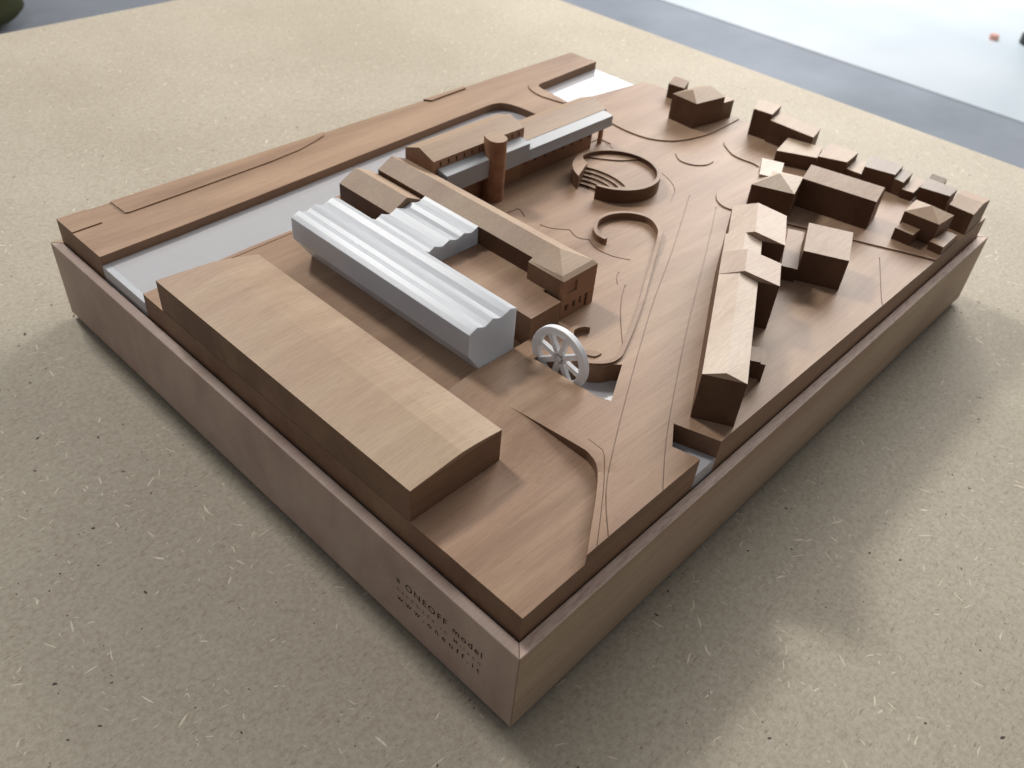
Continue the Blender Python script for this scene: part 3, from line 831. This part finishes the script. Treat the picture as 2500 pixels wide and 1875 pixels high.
# ------------------------------------------------------------------ town houses on the right
RH = frame((147.9, 26.4), (107.2, 57.9))
t = thing('row_house_model', 'very long pale-roofed wooden gabled row in three steps, right of the road', 'model building', (*RH(80, 10), 72))
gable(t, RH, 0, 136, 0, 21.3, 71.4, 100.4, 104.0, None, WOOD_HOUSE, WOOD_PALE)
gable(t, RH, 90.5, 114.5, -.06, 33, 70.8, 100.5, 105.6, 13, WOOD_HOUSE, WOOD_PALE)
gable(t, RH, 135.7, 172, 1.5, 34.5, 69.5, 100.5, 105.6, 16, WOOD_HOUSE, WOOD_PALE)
t = thing('annex_model', 'small wooden box annex against the side of the long pale row', 'model annex', (*RH(47, 26), 71))
block(t, 'body', [RH(40.4, 21.4), RH(40.4, 29.5), RH(53, 29.5), RH(53, 21.4)], 71, 84.6)
block(t, 'side_slab', [RH(40.9, 29.6), RH(40.9, 32.2), RH(54, 32.2), RH(54, 29.6)], 71, 83.4)
t = thing('plinth_model', 'low flat wooden plinth at the near corner of the long pale row', 'model plinth', (*RH(30, 25), 71))
block(t, 'slab', [RH(17, 21.5), RH(40.2, 30.5), RH(40.2, 21.5)], 71, 74.0)

BB = frame((303.0, 56.2), (26.4, 12.2))   # u into the depth, v along the front
t = thing('box_house_model', 'tall plain wooden house with pale roof and dark front, right of the long row', 'model house', (*BB(14, 16), 70))
foot = [BB(0, 0), BB(0, 26.7), BB(31, 26.7), BB(31, 0)]
a = BB(28, .01); b = BB(28, 26.7)
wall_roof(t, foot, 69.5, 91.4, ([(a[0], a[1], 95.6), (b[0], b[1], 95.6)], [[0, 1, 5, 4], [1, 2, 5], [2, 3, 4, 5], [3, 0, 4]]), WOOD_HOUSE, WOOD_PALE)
t = thing('link_block_model', 'low flat wooden link block between the long row and the tall dark-fronted house', 'model annex', (*BB(20, -6), 70))
block(t, 'body', [BB(-3, -10), BB(-3, -.15), BB(45, -.15), BB(45, -10)], 69.5, 79.8)

t = thing('pyramid_house_model', 'square wooden house with bright pyramid roof beyond the long row', 'model house', (370, 113, 69.5))
foot = [(351, 122.3), (362, 96.1), (389.2, 104.7), (378.2, 130.9)]
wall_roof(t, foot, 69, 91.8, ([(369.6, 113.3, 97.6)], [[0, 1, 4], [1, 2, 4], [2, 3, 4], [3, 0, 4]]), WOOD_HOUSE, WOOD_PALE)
block(t, 'rear_extension', [(361.5, 123.6), (366.8, 110.9), (390.2, 121.4), (384.8, 135.6)], 69, 95.3, WOOD_PALE)

LG = frame((388.8, 104.9), (.98, .193))
t = thing('gabled_row_model', 'long wooden house with dark front wall and pale sloping roof right of the pyramid house', 'model building', (*LG(12, 25), 69.5))
gable(t, lambda u, v: LG(v, u), 0, 50.8, 0, 23.5, 69, 91.0, 95.3, 15.5, WOOD_HOUSE, WOOD_PALE)

def flat_house(label, name, parts, cat='model house'):
    grp = 'wooden houses in the back street row' if name == 'street_house_model' else None
    cx = sum(q[0] for q in parts[0][0])/len(parts[0][0]); cy = sum(q[1] for q in parts[0][0])/len(parts[0][0])
    t = thing(name, label, cat, (cx, cy, 68), grp)
    for poly, zt, nm in parts:
        xm = min(q[0] for q in poly); xM = max(q[0] for q in poly)
        f0 = lambda x, y: zt - 0.8 + 1.6*(x-xm)/(xM-xm)
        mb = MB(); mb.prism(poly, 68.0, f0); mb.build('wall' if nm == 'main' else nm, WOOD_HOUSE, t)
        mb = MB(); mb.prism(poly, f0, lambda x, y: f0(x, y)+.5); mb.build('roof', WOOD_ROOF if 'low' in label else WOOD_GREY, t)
    return t
flat_house('tall square wooden block with a long lower wing at the far model edge', 'tower_block_model',
           [([(467.3, 191.5), (469.1, 176.0), (487.9, 179.3), (484.8, 197.6)], 90.3, 'main'), ([(467.0, 175.4), (466.4, 137.4), (482.0, 140.4), (484.1, 176.4)], 86.6, 'wing')])
flat_house('low pale-topped wooden block just behind the pyramid house', 'low_house_model', [([(437.5, 150.4), (450, 123.4), (468.3, 128.8), (462.4, 155.1)], 79.8, 'main')])
flat_house('dark-fronted wooden house behind the long gabled house, nearest the low pale block', 'street_house_model',
           [([(450.3, 123.1), (458.1, 103.6), (477.9, 104.9), (476.1, 127.6)], 81.8, 'main'), ([(459.4, 103.2), (459.9, 90.9), (460.9, 91.8), (478.6, 96.6), (478.3, 104.4)], 77, 'low_wing')])
flat_house('tall wooden house in the middle of the back street row, stepped on its right', 'street_house_model',
           [([(461, 91.4), (466.2, 70.1), (482.9, 71.9), (479.2, 96.2)], 82.8, 'main'), ([(466.0, 69.8), (465.3, 62.3), (483.2, 63.7), (483.2, 71.5)], 80.5, 'step')])
flat_house('low light wooden house in the back row, between two taller ones', 'street_house_model', [([(464.4, 61.5), (465.7, 53.2), (487.9, 54.6), (487.9, 62.6)], 76.0, 'main')])
flat_house('wooden house with small rear box in the back row, left of the corner house', 'street_house_model',
           [([(465.5, 50.5), (468.9, 30.1), (481.3, 30.0), (481.1, 52.5)], 81.8, 'main'), ([(481.4, 51.3), (481.6, 40.2), (487.6, 40.6), (487.4, 51.8)], 83.2, 'rear_box')])
t = thing('corner_house_model', 'wooden gabled house at the far right corner of the model, dark wall facing the viewer', 'model house', (465, 18, 68))
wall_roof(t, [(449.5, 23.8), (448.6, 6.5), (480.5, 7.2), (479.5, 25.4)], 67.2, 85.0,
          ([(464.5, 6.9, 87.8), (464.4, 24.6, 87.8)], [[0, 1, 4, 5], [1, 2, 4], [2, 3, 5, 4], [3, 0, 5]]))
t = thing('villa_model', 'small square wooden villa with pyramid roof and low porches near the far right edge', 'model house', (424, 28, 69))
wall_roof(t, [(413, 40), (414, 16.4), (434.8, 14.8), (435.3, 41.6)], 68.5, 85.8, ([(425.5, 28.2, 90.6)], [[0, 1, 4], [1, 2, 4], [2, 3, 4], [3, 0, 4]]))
block(t, 'porch', [(401.6, 38.5), (401.6, 26), (412.9, 26), (412.9, 38.5)], 68.5, 78.2)
block(t, 'porch', [(407.6, 16.2), (407.5, 6.9), (431.3, 7.2), (430.3, 14.9), (414.1, 16.0)], 68.0, 75.8)

t = thing('hip_house_model', 'wooden house with bright hipped roof standing alone near the far canal basin', 'model house', (455, 236, 68))
wall_roof(t, [(439.8, 250), (438.3, 226), (470, 219.8), (471, 246)], 67.5, 89.3, ([(448.5, 237.5, 94.6), (468, 233.5, 94.2)], [[0, 1, 4], [1, 2, 5, 4], [2, 3, 5], [3, 0, 4, 5]]))
block(t, 'rear_annex', [(470.6, 240), (470.1, 221), (484.5, 219.0), (485, 238)], 67.5, 83.5)
t = thing('cube_house_model', 'small dark wooden cube house at the far edge behind the hipped house', 'model house', (476, 272, 68))
block(t, 'body', [(474.0, 276.8), (475.6, 262.0), (487.9, 266.0), (487.9, 281.0)], 67.5, lambda x, y: 80.8+2*(x-474)/14)

# tidy helper properties
for o in bpy.data.objects:
    if '_off' in o: del o['_off']
